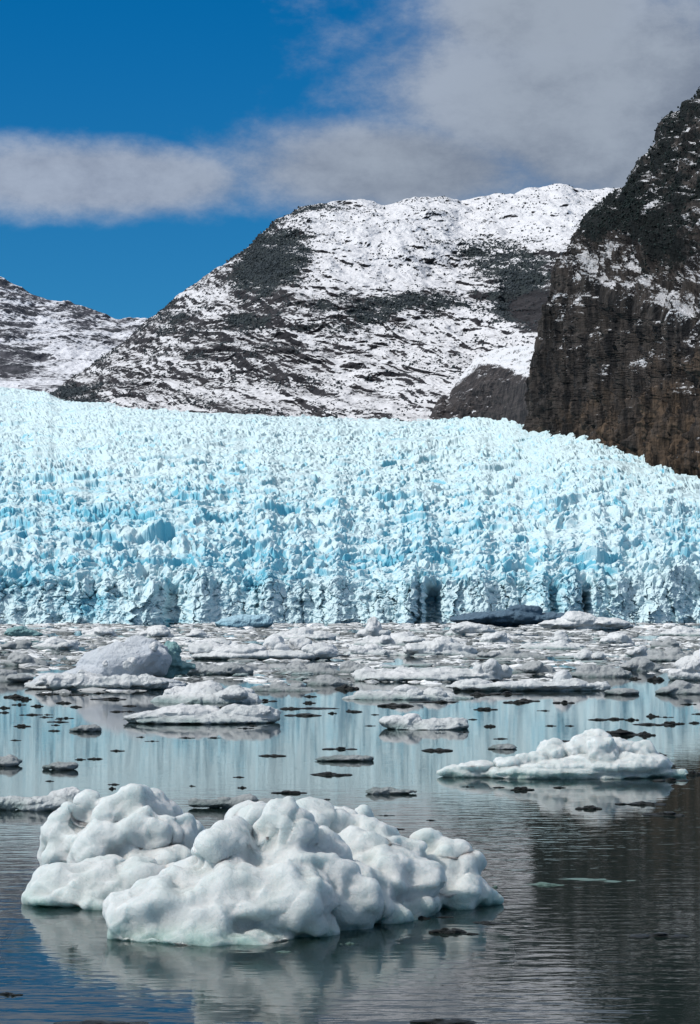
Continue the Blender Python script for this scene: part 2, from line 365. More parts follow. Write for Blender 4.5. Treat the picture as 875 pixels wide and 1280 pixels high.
# ------------------------------------------------------------------ right cliff
def build_cliff():
    CL = [(-200, 1120), (-60, 985), (40, 925), (100, 888), (122, 874), (132, 866), (142, 852), (152, 838), (160, 829), (168, 824), (182, 822), (192, 815), (205, 804), (220, 792), (232, 786), (240, 780), (250, 765), (258, 752), (268, 742), (285, 733), (300, 727), (315, 722), (330, 712), (345, 703), (365, 697), (385, 693), (405, 687), (425, 683), (440, 681), (460, 677), (480, 670), (500, 668), (520, 666), (540, 664), (600, 658)]
    nr = 820
    py = np.linspace(655, -190, nr)[:, None]
    xl = np.interp(py, [a for a, b in CL], [b for a, b in CL])
    xl = xl + 3.0*fbm(py/16, py*0, 4, 3)*sstep(560, 500, py)
    nb = 90; nfr = 560
    t = np.linspace(0, 1, nfr)[None, :]
    PX = xl + (1230-xl)*(.55*t+.45*t*t)
    cd = dtop(PX)+5-.15*np.clip(PX-1020, 0, 300)
    by = np.interp(PX, TOPX, TOPY)
    hgt = np.maximum(by - py, -60)
    run = np.interp(hgt, [-60, 0, 60, 180, 260, 420, 800], [-8, 0, 16, 60, 170, 420, 1000])
    cd = cd.astype(float)
    Y = cd + run + 170*np.exp(-(PX-xl)/22)
    Z = wz(py, Y); X = wx(PX, Y)
    # flank turning away behind the left edge
    tb = np.linspace(1, 0, nb, endpoint=False)[None, :]
    Yb = Y[:, :1] + 900*tb**1.5; Xb = X[:, :1] + 320*tb**1.3; Zb = Z[:, :1] - 40*tb
    Y = np.concatenate([Yb, Y], 1); X = np.concatenate([Xb, X], 1); Z = np.concatenate([Zb, Z], 1)
    PXf = 437.5+X*F/Y; PYf = HY-(Z-CAMH)*F/Y
    P = np.stack([X, Y, Z], 2)
    N = grid_normals(P)
    if N[..., 1].mean() > 0: N = -N
    A = X - (Y-2000)*.5
    steep = sstep(210, 300, PYf + .18*(PXf-700)*0) * 1.0
    up = sstep(330, 230, PYf + .25*(875-PXf)*0 - .12*(PXf-780))
    col = ridged((A+.12*Z)/17+.5*fbm(A/40, Z/60, 3, 3), Z/150, 4, 5)
    col2 = ridged((A+.15*Z)/6, Z/45, 3, 15)
    led = ridged((Z-.35*A)/34+.8*fbm(A/60, Z/60, 3, 7), A/130, 4, 9)
    lump = fbm(A/38, Z/38, 5, 11)
    big = ridged(A/150+.3*fbm(A/90, Z/90, 2, 2), Z/380, 3, 13)
    d = (1-up)*(24*col+9*col2) + 16*big + 9*led*(.15+.85*up) + 16*lump + 3*fbm(A/9, Z/9, 4, 51) + up*14*fbm(A/24, Z/20, 4, 21)
    edge = sstep(0, 30, PXf-np.concatenate([np.broadcast_to(xl, Xb.shape), np.broadcast_to(xl, PX.shape)], 1))
    P = P + N*(d*(.35+.65*edge))[..., None]
    N2 = grid_normals(P)
    if N2[..., 1].mean() > 0: N2 = -N2
    nz = N2[..., 2].copy()
    for _ in range(2):
        nz[1:-1] = (nz[:-2]+nz[1:-1]*2+nz[2:])/4; nz[:, 1:-1] = (nz[:, :-2]+nz[:, 1:-1]*2+nz[:, 2:])/4
    s = .02 + 1.15*np.clip(nz-.12, 0, 1) + .6*fbm(A/40, (Z-.3*A)/26, 4, 31) + .22*fbm(A/9, (Z-.3*A)/9, 3, 32) - .07
    for c, r, k in (((800, 335), (48, 22), .22), ((845, 378), (60, 18), .20), ((765, 345), (30, 30), .32), ((860, 400), (40, 16), .3), ((860, 180), (35, 30), .25), ((832, 270), (9, 16), .5), ((803, 217), (12, 8), .5), ((840, 470), (50, 30), .14), ((735, 385), (20, 18), .25), ((733, 450), (26, 22), .1), ((860, 530), (30, 30), -.4), ((690, 500), (40, 60), -.3)):
        s = s + k*px_blob(PXf, PYf, c, r, 1.3)
    s = s-.12
    veg = -.05 + .62*up + .9*px_blob(PXf, PYf, (855, 330), (42, 42), 1.6) + .8*px_blob(PXf, PYf, (790, 285), (55, 34), 1.6) + .5*fbm(A/40, Z/30, 4, 41)
    veg = veg - 1.0*px_blob(PXf, PYf, (800, 338), (50, 20), 1.5)
    veg = veg*sstep(430, 360, PYf)
    s = s - .45*np.clip(veg, 0, 1) - .35*sstep(430, 540, PYf)
    C = mat_mountain('cliff_rock', (.009, .0095, .011), (.050, .044, .041), (.008, .011, .012), streak=(1.7, .7, .12), rs=.05, sn=.30, soft=.08, snamp=2.9, snstr=(1, .8, 1.5), brown=(130, 235, (.016, .013, .011), (.105, .073, .050)))
    o = mesh_from('right_cliff', P.reshape(-1, 3), grid_faces(P.shape[0], P.shape[1]), C, attrs={'snow': s, 'veg': veg})
    tag(o, kind='structure')
    FM = mat_plain('cliff_evergreen', (.008, .012, .012), (.022, .032, .031), .12, .9, .1)
    pr = np.clip(veg-.25, 0, 1)**1.2*(s < .55)
    pr[:, :nb] *= .3
    tag(clumps('cliff_forest', P, pr, 40000, .5, 1.35, FM), 'dark evergreen forest clinging to the upper cliff on the right', 'forest', kind='stuff')
    # brown outcrop where the ice meets the shore
    def rock(name, px0, py0, Yc, rx, rz, ry, seed, mat):
        v = np.linspace(0, math.pi, 60)[:, None]; u = np.linspace(0, 2*math.pi, 90)[None, :]
        nx = np.sin(v)*np.cos(u); ny = np.sin(v)*np.sin(u); nz_ = np.cos(v)+0*u
        r = 1+.35*fbm(nx*1.6+ny+5, nz_*1.6+ny, 5, seed)+.12*ridged(nx*3+ny*2, nz_*3, 3, seed+4)
        Q = np.stack([wx(px0, Yc)+nx*r*rx, Yc+ny*r*ry, wz(py0, Yc)+nz_*r*rz], 2)
        return mesh_from(name, Q.reshape(-1, 3), grid_faces(60, 90), mat)
    RB = mat_mountain('outcrop_rock', (.045, .035, .028), (.17, .11, .075), (.03, .03, .02), rs=.08, sn=.3)
    k = rock('shore_rock', 880, 580, 1935, 23, 12, 18, 5, RB); tag(k, 'brown rounded rock at the right edge where the glacier meets the cliff', 'rock')
    # leaning ice blade at the cliff foot
    a = wx(753, 2330); z0 = wz(552, 2330); z1 = wz(531, 2320)
    b = wx(777, 2320)
    pts = np.array([(a-4, 2330, z0-6), (a+7, 2335, z0-8), (a+2, 2322, z0-6), (b, 2321, z1), (b-7, 2324, z1-2), (a+6, 2320, z0+6)])
    me = bpy.data.meshes.new('ice_block'); 
    import bmesh
    bm = bmesh.new(); [bm.verts.new(p) for p in pts]; bmesh.ops.convex_hull(bm, input=bm.verts); bm.to_mesh(me); bm.free()
    me.materials.append(bpy.data.materials['glacier_ice']); o = bpy.data.objects.new('ice_block', me); COL.objects.link(o)
    tag(o, 'thin white blade of ice leaning right against the foot of the dark cliff', 'ice block')

# ------------------------------------------------------------------ sky, sun, camera
SUN_AZ = math.radians(-112)     # measured from the view direction (+Y), negative = left
SUN_EL = math.radians(46)
def build_world():
    w = bpy.data.worlds.new('World'); SC.world = w; w.use_nodes = True
    nt = w.node_tree; nt.nodes.clear()
    t = NT.__new__(NT); t.t = nt; t.m = None
    out = t.n('ShaderNodeOutputWorld'); bg = t.n('ShaderNodeBackground'); t.l(bg.outputs[0], out.inputs[0])
    sky = t.n('ShaderNodeTexSky'); sky.sky_type = 'NISHITA'; sky.sun_disc = False
    sky.sun_elevation = SUN_EL; sky.sun_rotation = SUN_AZ
    sky.air_density = .6; sky.dust_density = 0; sky.ozone_density = 2.5; sky.altitude = 0
    bg.inputs[1].default_value = .1
    tc = t.n('ShaderNodeTexCoord').outputs['Generated']
    sep = t.n('ShaderNodeSeparateXYZ'); t.l(tc, sep.inputs[0])
    blue = t.n('ShaderNodeMix', data_type='RGBA', blend_type='MULTIPLY'); blue.inputs[0].default_value = 1
    t.l(sky.outputs[0], blue.inputs[6])
    t.l(t.mix(t.ramp(sep.outputs[2], .08, .32), SKY_LOW, SKY_HIGH), blue.inputs[7])
    # clouds: banks given as ellipses of view direction, broken up by noise
    nz = t.noise(5.0, 6, .55, vec=tc, stretch=(1, 1, 1.6)); nz2 = t.noise(16.0, 8, .68, vec=tc, stretch=(1, 1, 1.7))
    warp = t.math('ADD', t.math('MULTIPLY', t.math('SUBTRACT', nz, .5), 1.5), t.math('MULTIPLY', t.math('SUBTRACT', nz2, .5), 1.2))
    def blob(cx, cy, rx, ry, rot=0):
        d = Vector(((cx-437.5)/F, 1, (HY-cy)/F)).normalized()
        mp = t.n('ShaderNodeMapping'); mp.vector_type = 'TEXTURE'
        mp.inputs['Location'].default_value = d; mp.inputs['Rotation'].default_value = (0, rot, 0)
        mp.inputs['Scale'].default_value = (rx/F, .6, ry/F)
        t.l(tc, mp.inputs[0]); ln = t.n('ShaderNodeVectorMath', operation='LENGTH'); t.l(mp.outputs[0], ln.inputs[0])
        return t.math('SUBTRACT', 1.0, ln.outputs['Value'])
    acc = None
    for b in CLOUDS:
        x = blob(*b); acc = x if acc is None else t.math('MAXIMUM', acc, x)
    hi = t.math('MULTIPLY', t.math('SUBTRACT', t.noise(2.2, 5, .6, vec=tc), .43), 4.0)        # unseen broken cloud overhead, added for neutral fill light
    gate = t.math('MULTIPLY', t.math('SUBTRACT', sep.outputs[2], .31), 7.0)
    hi = t.math('MINIMUM', hi, gate)
    acc = t.math('MAXIMUM', acc, hi)
    m = t.ramp(t.math('ADD', acc, warp), -.14, .62)
    body = t.ramp(acc, .05, .75)
    cn = t.ramp(t.math('ADD', t.math('MULTIPLY', nz, .5), t.math('MULTIPLY', nz2, .5)), .38, .62)
    ccol = t.mix(t.math('MULTIPLY', body, t.ramp(sep.outputs[0], -.12, .04)), CL_EDGE, CL_CORE)
    c2 = t.n('ShaderNodeMix', data_type='RGBA', blend_type='MULTIPLY'); c2.inputs[0].default_value = 1
    t.l(ccol, c2.inputs[6]); t.l(t.mix(cn, (.72, .74, .78), (1.25, 1.24, 1.2)), c2.inputs[7])
    lit = t.mix(t.ramp(sep.outputs[2], .30, .5), c2.outputs[2], (9.0, 9.2, 9.5))  # unseen high cloud whitened to fill shade and brighten the ripples
    t.l(t.mix(t.math('MULTIPLY', m, .97), blue.outputs[2], lit), bg.inputs[0])
    sd = bpy.data.lights.new('sun', 'SUN'); sd.energy = 4.3; sd.angle = math.radians(.5); sd.color = (1, .955, .89)
    s = bpy.data.objects.new('sun', sd); COL.objects.link(s)
    d = Vector((math.sin(SUN_AZ)*math.cos(SUN_EL), math.cos(SUN_AZ)*math.cos(SUN_EL), math.sin(SUN_EL)))
    s.rotation_euler = (-d).to_track_quat('-Z', 'Y').to_euler(); s.location = (0, 0, 100)
SKY_LOW = (.17, .68, .86); SKY_HIGH = (.0, .72, 1.1)
CL_EDGE = (3.0, 3.55, 4.6); CL_CORE = (2.7, 3.15, 3.9)
CLOUDS = [(780, 135, 390, 215), (500, 212, 300, 80), (120, 224, 270, 52), (690, 20, 200, 110)]
def build_camera():
    cd = bpy.data.cameras.new('camera'); c = bpy.data.objects.new('camera', cd); COL.objects.link(c)
    cd.sensor_fit = 'VERTICAL'; cd.sensor_height = 36; cd.sensor_width = 24.6; cd.lens = 36*F/1280
    c.location = (0, 0, CAMH); c.rotation_euler = (math.radians(90), 0, 0)
    cd.shift_y = (HY-640)/1280; cd.clip_start = .5; cd.clip_end = 60000
    SC.camera = c
    SC.render.resolution_x = 700; SC.render.resolution_y = 1024
    SC.view_settings.view_transform = 'Standard'; SC.view_settings.look = 'None'
    SC.view_settings.gamma = 1; SC.view_settings.exposure = 0; SC.view_settings.use_curve_mapping = False
def mat_water():
    t = NT('lagoon_water')
    tc = t.n('ShaderNodeTexCoord').outputs['Object']
    sep = t.n('ShaderNodeSeparateXYZ'); t.l(tc, sep.inputs[0])
    # wind: near water is rippled, the middle reach is calm
    patch = t.noise(.035, 3, .5, vec=tc)
    yy = t.math('ADD', sep.outputs[1], t.math('MULTIPLY', t.math('SUBTRACT', patch, .5), 40))
    near = t.ramp(yy, 95, 60)
    far = t.ramp(yy, 60, 95)
    h = t.math('ADD', t.math('MULTIPLY', t.noise(2.1, 2, .5, vec=tc, stretch=(.34, 1, 1)), .022), t.math('MULTIPLY', t.noise(6, 2, .5, vec=tc, stretch=(.4, 1, 1)), .004))
    h = t.math('ADD', h, t.math('MULTIPLY', t.noise(.5, 2, .5, vec=tc, stretch=(.5, 1, 1)), .02))
    amp = t.math('ADD', .10, t.math('MULTIPLY', near, .30))
    h = t.math('MULTIPLY', h, amp)
    nrm = t.bump(h, 1.0, 1.0)
    fr = t.n('ShaderNodeFresnel'); fr.inputs[0].default_value = 1.62; t.l(nrm, fr.inputs[1])
    gl = t.n('ShaderNodeBsdfGlossy'); gl.inputs['Roughness'].default_value = .015; t.l(nrm, gl.inputs['Normal'])
    df = t.n('ShaderNodeBsdfDiffuse'); df.inputs[0].default_value = (.02, .038, .036, 1)
    tr = t.n('ShaderNodeBsdfTransparent'); tr.inputs[0].default_value = (.35, .62, .56, 1)
    m1 = t.n('ShaderNodeMixShader'); m1.inputs[0].default_value = .6; t.l(df.outputs[0], m1.inputs[1]); t.l(tr.outputs[0], m1.inputs[2])
    m2 = t.n('ShaderNodeMixShader'); t.l(fr.outputs[0], m2.inputs[0]); t.l(m1.outputs[0], m2.inputs[1]); t.l(gl.outputs[0], m2.inputs[2])
    t.l(m2.outputs[0], t.out.inputs[0]); return t.m
def build_water():
    L = 30000
    o = mesh_from('water', [(-L, -400, 0), (L, -400, 0), (L, L, 0), (-L, L, 0)], [(0, 1, 2, 3)], mat_water()); tag(o, kind='structure')
    o = mesh_from('lagoon_bed', [(-L, -400, -9), (L, -400, -9), (L, L, -9), (-L, L, -9)], [(0, 1, 2, 3)], mat_plain('silt', (.015, .03, .03), (.02, .04, .038), .1)); tag(o, kind='structure')
# ------------------------------------------------------------------ floating ice
from mathutils import noise as mn
import bmesh
def mat_ice(name, col, wet, sss=.85, rough=.3, fine=1.0, scale=1.0, speck=None):
    t = NT(name); b = t.n('ShaderNodeBsdfPrincipled')
    tc = t.n('ShaderNodeTexCoord').outputs['Object']
    geo = t.n('ShaderNodeNewGeometry'); sep = t.n('ShaderNodeSeparateXYZ'); t.l(geo.outputs['Position'], sep.inputs[0])
    n1 = t.noise(1.1*scale, 4, .6, vec=tc); n2 = t.noise(14*scale, 5, .7, vec=tc)
    z = t.math('ADD', sep.outputs[2], t.math('MULTIPLY', t.math('SUBTRACT', n1, .5), .5))
    c = t.mix(t.ramp(z, (.55 if sss else .28/scale), -.05), col, wet)                           # wet translucent ice along the waterline
    c = t.mix(t.math('MULTIPLY', t.ramp(n1, .42, .62), .8), c, tuple(.75*a+.25*w for a, w in zip(col, wet)))
    c = t.mix(t.math('MULTIPLY', t.ramp(n2, .56, .75), .30), c, tuple(a*.72 for a in wet))
    t.l(c, b.inputs['Base Color'])
    b.inputs['Roughness'].default_value = rough; b.inputs['IOR'].default_value = 1.31
    b.inputs['Subsurface Weight'].default_value = sss
    b.inputs['Subsurface Radius'].default_value = (.72, .88, .92); b.inputs['Subsurface Scale'].default_value = .7/scale
    n3 = t.noise(55*scale, 4, .75, vec=tc)
    h = t.math('ADD', t.math('ADD', t.math('MULTIPLY', n2, .055/scale), t.math('MULTIPLY', t.noise(4.0*scale, 6, .65, vec=tc), .16/scale)), t.math('MULTIPLY', n3, .016/scale))
    t.l(t.bump(h, .8*fine, 1.0), b.inputs['Normal'])
    t.l(b.outputs[0], t.out.inputs[0]); return t.m
ICE = {}
def make_ice_mats():
    ICE['white'] = mat_ice('clean_glacier_ice', (.53, .565, .57), (.26, .375, .35))
    ICE['floe'] = mat_ice('grainy_floe_ice', (.56, .58, .595), (.17, .24, .24), sss=0, scale=.4, rough=.5)
    ICE['grey'] = mat_ice('grey_floe_ice', (.30, .32, .33), (.09, .13, .13), sss=0, scale=.5, rough=.45)
    ICE['slab'] = mat_ice('bluish_grey_ice', (.46, .50, .55), (.50, .53, .53), sss=0, scale=.2, rough=.5)
    ICE['teal'] = mat_ice('teal_melt_ice', (.17, .31, .32), (.09, .19, .20), sss=0, scale=.3, rough=.25)
    ICE['blue'] = mat_ice('blue_ice', (.30, .47, .56), (.18, .36, .46), sss=0, scale=.1, rough=.35)
    ICE['shade'] = mat_ice('shaded_slate_ice', (.07, .125, .18), (.05, .09, .13), sss=0, scale=.1, rough=.5)  # dark slate base colour paints in the shade this berg lies in
    ICE['dark'] = mat_ice('black_clear_ice', (.011, .014, .015), (.007, .010, .010), sss=0, rough=.35)
    ICE['foot'] = mat_ice('submerged_ice', (.50, .66, .58), (.50, .66, .58), sss=0, rough=.5)
    ICE['green'] = mat_ice('green_submerged_ice', (.10, .17, .15), (.10, .17, .15), sss=0, rough=.3)

def facets(p, seed):
    ip = np.floor(p).astype(np.int64); f1 = np.full(len(p), 9.); num = np.zeros(len(p)); den = np.zeros(len(p))
    for a in (-1, 0, 1):
        for b_ in (-1, 0, 1):
            for c in (-1, 0, 1):
                q = ip+(a, b_, c)
                h = _hash(q[:, 0], q[:, 1]+q[:, 2]*7919, seed); h2 = _hash(q[:, 2]+q[:, 0]*104729, q[:, 1], seed+3)
                d = p-(q+.5+.9*(np.stack([h01(h), h01(h, 12), h01(h2)], 1)-.5))
                dd = np.sqrt((d*d).sum(1)); f1 = np.minimum(f1, dd); w = np.exp(-14*dd)+1e-30
                t = np.stack([h01(h2, 12), h01(h, 6), h01(h2, 6)], 1)-.5
                num += w*(t*d).sum(1); den += w
    return num/den*1.1, f1

def blob_mesh(name, ells, vox, smooth, amp, seed, mat, fac=1.0):
    """union of ellipsoids (centre, radii, rotation about y) -> one skin, worn by noise"""
    bm = bmesh.new()
    r = np.random.default_rng(seed)
    for (c, rad, rot) in ells:
        q = bmesh.ops.create_icosphere(bm, subdivisions=3, radius=1.0)['verts']
        o = Vector(r.uniform(-9, 9, 3))
        cr, sr = math.cos(rot), math.sin(rot)
        for v in q:
            p = v.co*(1+.30*mn.noise(v.co*1.2+o)+.08*mn.noise(v.co*3+o))
            x, y, z = p.x*rad[0], p.y*rad[1], p.z*rad[2]
            v.co = Vector((x*cr-z*sr+c[0], y+c[1], x*sr+z*cr+c[2]))
    me = bpy.data.meshes.new('tmp'); bm.to_mesh(me); bm.free()
    ob = bpy.data.objects.new('tmp', me); COL.objects.link(ob)
    m = ob.modifiers.new('r', 'REMESH'); m.mode = 'VOXEL'; m.voxel_size = vox
    if smooth: m = ob.modifiers.new('s', 'SMOOTH'); m.factor = .5; m.iterations = smooth
    dg = bpy.context.evaluated_depsgraph_get(); ev = ob.evaluated_get(dg); em = ev.to_mesh()
    n = len(em.vertices); V = np.empty(n*3, np.float32); em.vertices.foreach_get('co', V); V = V.reshape(-1, 3)
    N = np.empty(n*3, np.float32); em.vertices.foreach_get('normal', N); N = N.reshape(-1, 3)
    Q = np.array([list(p.vertices) if len(p.vertices) == 4 else list(p.vertices)+[p.vertices[-1]] for p in em.polygons], np.int32)
    ev.to_mesh_clear(); bpy.data.objects.remove(ob); bpy.data.meshes.remove(me)
    k = Q[:, 2] != Q[:, 3]; Q = Q[k]
    off = Vector(r.uniform(-50, 50, 3)); s = amp
    D = np.empty(n, np.float32)
    FA = np.zeros(n)                                        # flat melt facets meeting in ridges
    for fq, am in ((.85/s, .95), (2.1/s, .75)): FA += am*facets(V.astype(float)*fq+np.array(off), seed)[0]/(fq*s)
    for fq, am in ((1.25/s, .50), (2.9/s, .30)):            # hollow melt scallops with sharp rims
        FA += am*(facets((V*[1, 1, 1.25]).astype(float)*fq-np.array(off), seed+9)[1]-.5)/(fq*s)
    for i in range(n):
        p = Vector(V[i])
        a = mn.noise(p*(.55/s)+off)*.42 + mn.noise(p*(1.6/s)-off)*.20
        b = 1-abs(mn.noise(p*(2.2/s)+off*2))*2              # melt ridges
        cc = mn.noise(p*(6/s)+off)*.05 + mn.noise(p*(14/s))*.025
        D[i] = ((a*.7 + b*.03)*(.4+.6*fac) + cc*.6*fac + FA[i]*fac)*s*.55
    V = V + N*D[:, None]
    o = mesh_from(name, V, Q, mat, smooth=True)
    return o

LAND = []
def lob(L, Y0):
    out = []
    for e in L:
        px, py, rx, ry = e[:4]; dy = e[4] if len(e) > 4 else 0; dep = e[5] if len(e) > 5 else .9; rot = e[6] if len(e) > 6 else 0
        Y = Y0+dy; k = Y/F
        out.append(((float(wx(px, Y)), Y, float(wz(py, Y))), (rx*k, max(rx*k*dep, ry*k), ry*k), math.radians(rot)))
    return out
def recentre(o, loc):
    co = np.empty(len(o.data.vertices)*3, np.float32); o.data.vertices.foreach_get('co', co); co = co.reshape(-1, 3)-np.array(loc, np.float32)
    o.data.vertices.foreach_set('co', co.ravel()); o.data.update(); o.location = loc
def berg(name, label, cat, py_wl, L, mat='floe', voxpx=.9, smooth=2, amp=None, seed=1, group=None, short=None, fac=.6):
    Y0 = ywater(py_wl); c = L[0]
    e = lob(L, Y0); k = Y0/F
    w = max(l[2] for l in L)*k
    o = blob_mesh(name, e, voxpx*k, smooth, amp or max(.25*w, .25), seed, ICE[mat], fac)
    recentre(o, (float(wx(c[0], Y0)), Y0, 0))
    tag(o, label, cat, group)
    if short: LAND.append((short, c[0], py_wl))
    return o
def auto_lobes(x0, x1, top, wl, seed, lumps=5, flat=.5):
    r = np.random.default_rng(seed); cx = (x0+x1)/2; hw = (x1-x0)/2; h = wl-top
    L = [(cx, wl, hw, h*flat, 0, .55)]
    for i in range(lumps):
        t = r.uniform(-.75, .75); lh = h*(1-.5*abs(t))*r.uniform(.5, .95)
        L.append((cx+t*hw, wl-lh*.55, min(hw*.5, lh*r.uniform(.8, 1.8)), lh*.55, r.uniform(-.4, .4)*hw*ywater(wl)/F, 1.0, r.uniform(-15, 15)))
    L.append((cx+r.uniform(-.4, .4)*hw, wl-h*.5, min(hw*.45, h*.9), h*.5))
    return L

def build_bergs():
    make_ice_mats()
    # the big iceberg in the foreground (waterlines from 45 to 55 m away)
    Y = 48.0
    L = [(235, 1152, 98, 50, -.9), (190, 1142, 55, 44, -.8), (310, 1125, 105, 52, -.3), (365, 1150, 62, 46, -.9), (270, 1108, 85, 32, -.2, .9, 8), (285, 1060, 44, 25, 0), (262, 1068, 24, 18, -.2),
         (350, 1042, 24, 38, .5, .9), (367, 1050, 24, 34, .5, .9, -18), (338, 1052, 20, 26, .4), (312, 1022, 22, 26, 2.4), (332, 1034, 26, 30, 1.9), (302, 1040, 22, 16, 2.6), (340, 1085, 70, 36, .2),
         (395, 1085, 45, 42, 1.2, 1, -25), (415, 1125, 55, 50, .2, 1, -20), (386, 1014, 14, 13, 4.6), (395, 1030, 26, 18, 4),
         (422, 1034, 26, 28, 4.6), (432, 1050, 40, 32, 4.0), (452, 1022, 16, 14, 5), (470, 1055, 40, 26, 3.8, 1, -15), (500, 1072, 44, 28, 3.4, 1, -15), (440, 1085, 50, 38, 2.8), (480, 1100, 75, 36, 2.4),
         (455, 1118, 45, 34, 1.2, 1, -22), (478, 1135, 42, 20, 1.4, 1, -15), (512, 1118, 60, 26, 3.2), (532, 1056, 19, 19, 4.4), (556, 1072, 26, 22, 4.2), (575, 1094, 24, 20, 3.9), (592, 1088, 14, 14, 4.1), (540, 1096, 40, 24, 3.8),
         (560, 1114, 52, 18, 3.6), (598, 1117, 28, 16, 3.8),
         (150, 1058, 88, 48, 7.4), (168, 1010, 34, 28, 7.2), (195, 1020, 36, 28, 7.4, 1, -20), (135, 1026, 40, 30, 7.2, 1, 20), (92, 1052, 40, 42, 7.3), (70, 1066, 22, 34, 7.4), (90, 1018, 14, 18, 7.2, 1, 25), (115, 1010, 16, 14, 7.6),
         (178, 1040, 42, 34, 6.3, .8, 15), (130, 1062, 50, 36, 6.2, .8), (222, 1058, 30, 40, 6.8), (238, 1040, 16, 24, 8), (235, 1078, 40, 24, 6.4), (200, 1082, 60, 28, 6.2), (215, 1040, 12, 12, 6.2),
         (112, 1112, 72, 29, 4.4), (75, 1108, 40, 24, 4.4), (54, 1114, 20, 18, 4.4), (265, 1166, 112, 28, -.9), (115, 1124, 78, 18, 4.1), (480, 1140, 66, 24, 1.8), (560, 1122, 46, 14, 3.5), (165, 1108, 38, 26, 4.3), (190, 1104, 24, 18, 4.6), (240, 1110, 40, 20, 4.6)]
    o = blob_mesh('iceberg', lob(L, Y), .040, 8, 1.0, 5, ICE['white'], .9)
    recentre(o, (float(wx(300, Y)), Y, 0))
    tag(o, 'large lumpy white iceberg with several rounded humps filling the lower left foreground', 'iceberg')
    LAND.append(('the large foreground iceberg', 330, 1175))
    foot = blob_mesh('underwater_foot', [((float(wx(x, y_)), y_, z), (a, b, c), 0) for x, y_, z, a, b, c in
        ((120, 49.6, -.75, 2.3, 2.6, .42), (240, 45.4, -.80, 2.8, 2.2, .45), (430, 46.4, -.85, 2.4, 2.0, .45), (560, 50, -.85, 1.6, 1.6, .45), (350, 49, -1.2, 4.2, 3, .8))], .1, 2, .5, 8, ICE['foot'])
    foot.data.transform(__import__('mathutils').Matrix.Translation(-o.location)); foot.parent = o
    foot['label'] = 'pale green foot of the iceberg seen under the water'
    # white berg at the right
    berg('iceberg', 'white iceberg with a tall rounded hump on a long low slab, right of centre', 'iceberg', 971,
         [(715, 966, 118, 11, .2, .4), (590, 966, 46, 11, .2, .45), (593, 958, 22, 7, 0, .8), (640, 955, 20, 10), (655, 950, 11, 8), (673, 949, 13, 10), (691, 941, 21, 18, .5), (738, 938, 30, 26, .6), (722, 944, 16, 20, .5, 1, 30), (752, 944, 22, 22, -.3), (775, 940, 22, 17, .5), (800, 942, 20, 16, .5), (812, 952, 18, 12, .2), (770, 956, 75, 15, 0, .5), (832, 966, 26, 6, 0, .6), (700, 957, 55, 9, -.2, .5), (628, 958, 9, 8, 0)],
         'white', .9, 2, .55, 21, short='the white iceberg with the tall hump')
    berg('ice_floe', 'small white floe with a knobbly left end floating left of the humped white iceberg', 'ice floe', 911,
         [(530, 909, 54, 5.5, 0, .5), (500, 904, 22, 9), (513, 901, 14, 9), (497, 899, 7, 6), (482, 902, 8, 6), (545, 906, 26, 6.5), (568, 905, 18, 6.5)], 'floe', .8, 2, .7, 22, short='the knobbly small white floe')
    berg('ice_floe', 'long low grey white floe with two swells, open water in front of it', 'ice floe', 903,
         [(255, 899, 96, 6, 0, .5), (235, 892, 48, 9, .6), (312, 891, 38, 11, 0, .6), (195, 896, 36, 7), (268, 896, 30, 8), (335, 896, 18, 8)], 'floe', .8, 2, .9, 23, short='the long low two-swell floe')
    o = berg('iceberg', 'tilted bluish grey iceberg with smooth slanting top and white snowy rim', 'iceberg', 861,
         [(128, 857, 96, 9, 0, .4), (150, 832, 52, 27, 4, .5, 8), (115, 842, 60, 15, 4, .5, 16), (172, 815, 26, 18, 6, .6, 12), (80, 850, 40, 10, 3, .5), (192, 828, 20, 22, 5, .6, -10), (198, 812, 13, 9, 6), (60, 855, 30, 6, 2)], 'slab', .8, 3, 1.4, 24, short='the tilted bluish grey iceberg', fac=.22)
    rim = blob_mesh('snow_rim', lob([(128, 853, 86, 9, -2.2, .15), (95, 850, 45, 9, -1.8, .2), (170, 853, 40, 9, -1.8, .2), (165, 827, 5, 5, 0), (157, 832, 4, 4, -.5), (133, 829, 3.5, 5, -1), (192, 808, 6, 5, 3)], ywater(861)), .055, 2, 1.0, 31, ICE['floe'])
    rim.data.transform(__import__('mathutils').Matrix.Translation(-o.location)); rim.parent = o
    mf = blob_mesh('melt_face', lob([(212, 826, 16, 20, 7.5, .5), (222, 834, 22, 11, 8, .5), (215, 812, 14, 10, 8)], ywater(861)), .06, 3, 1.2, 32, ICE['teal'])
    mf.data.transform(__import__('mathutils').Matrix.Translation(-o.location)); mf.parent = o; mf['label'] = 'teal green melted hollow'
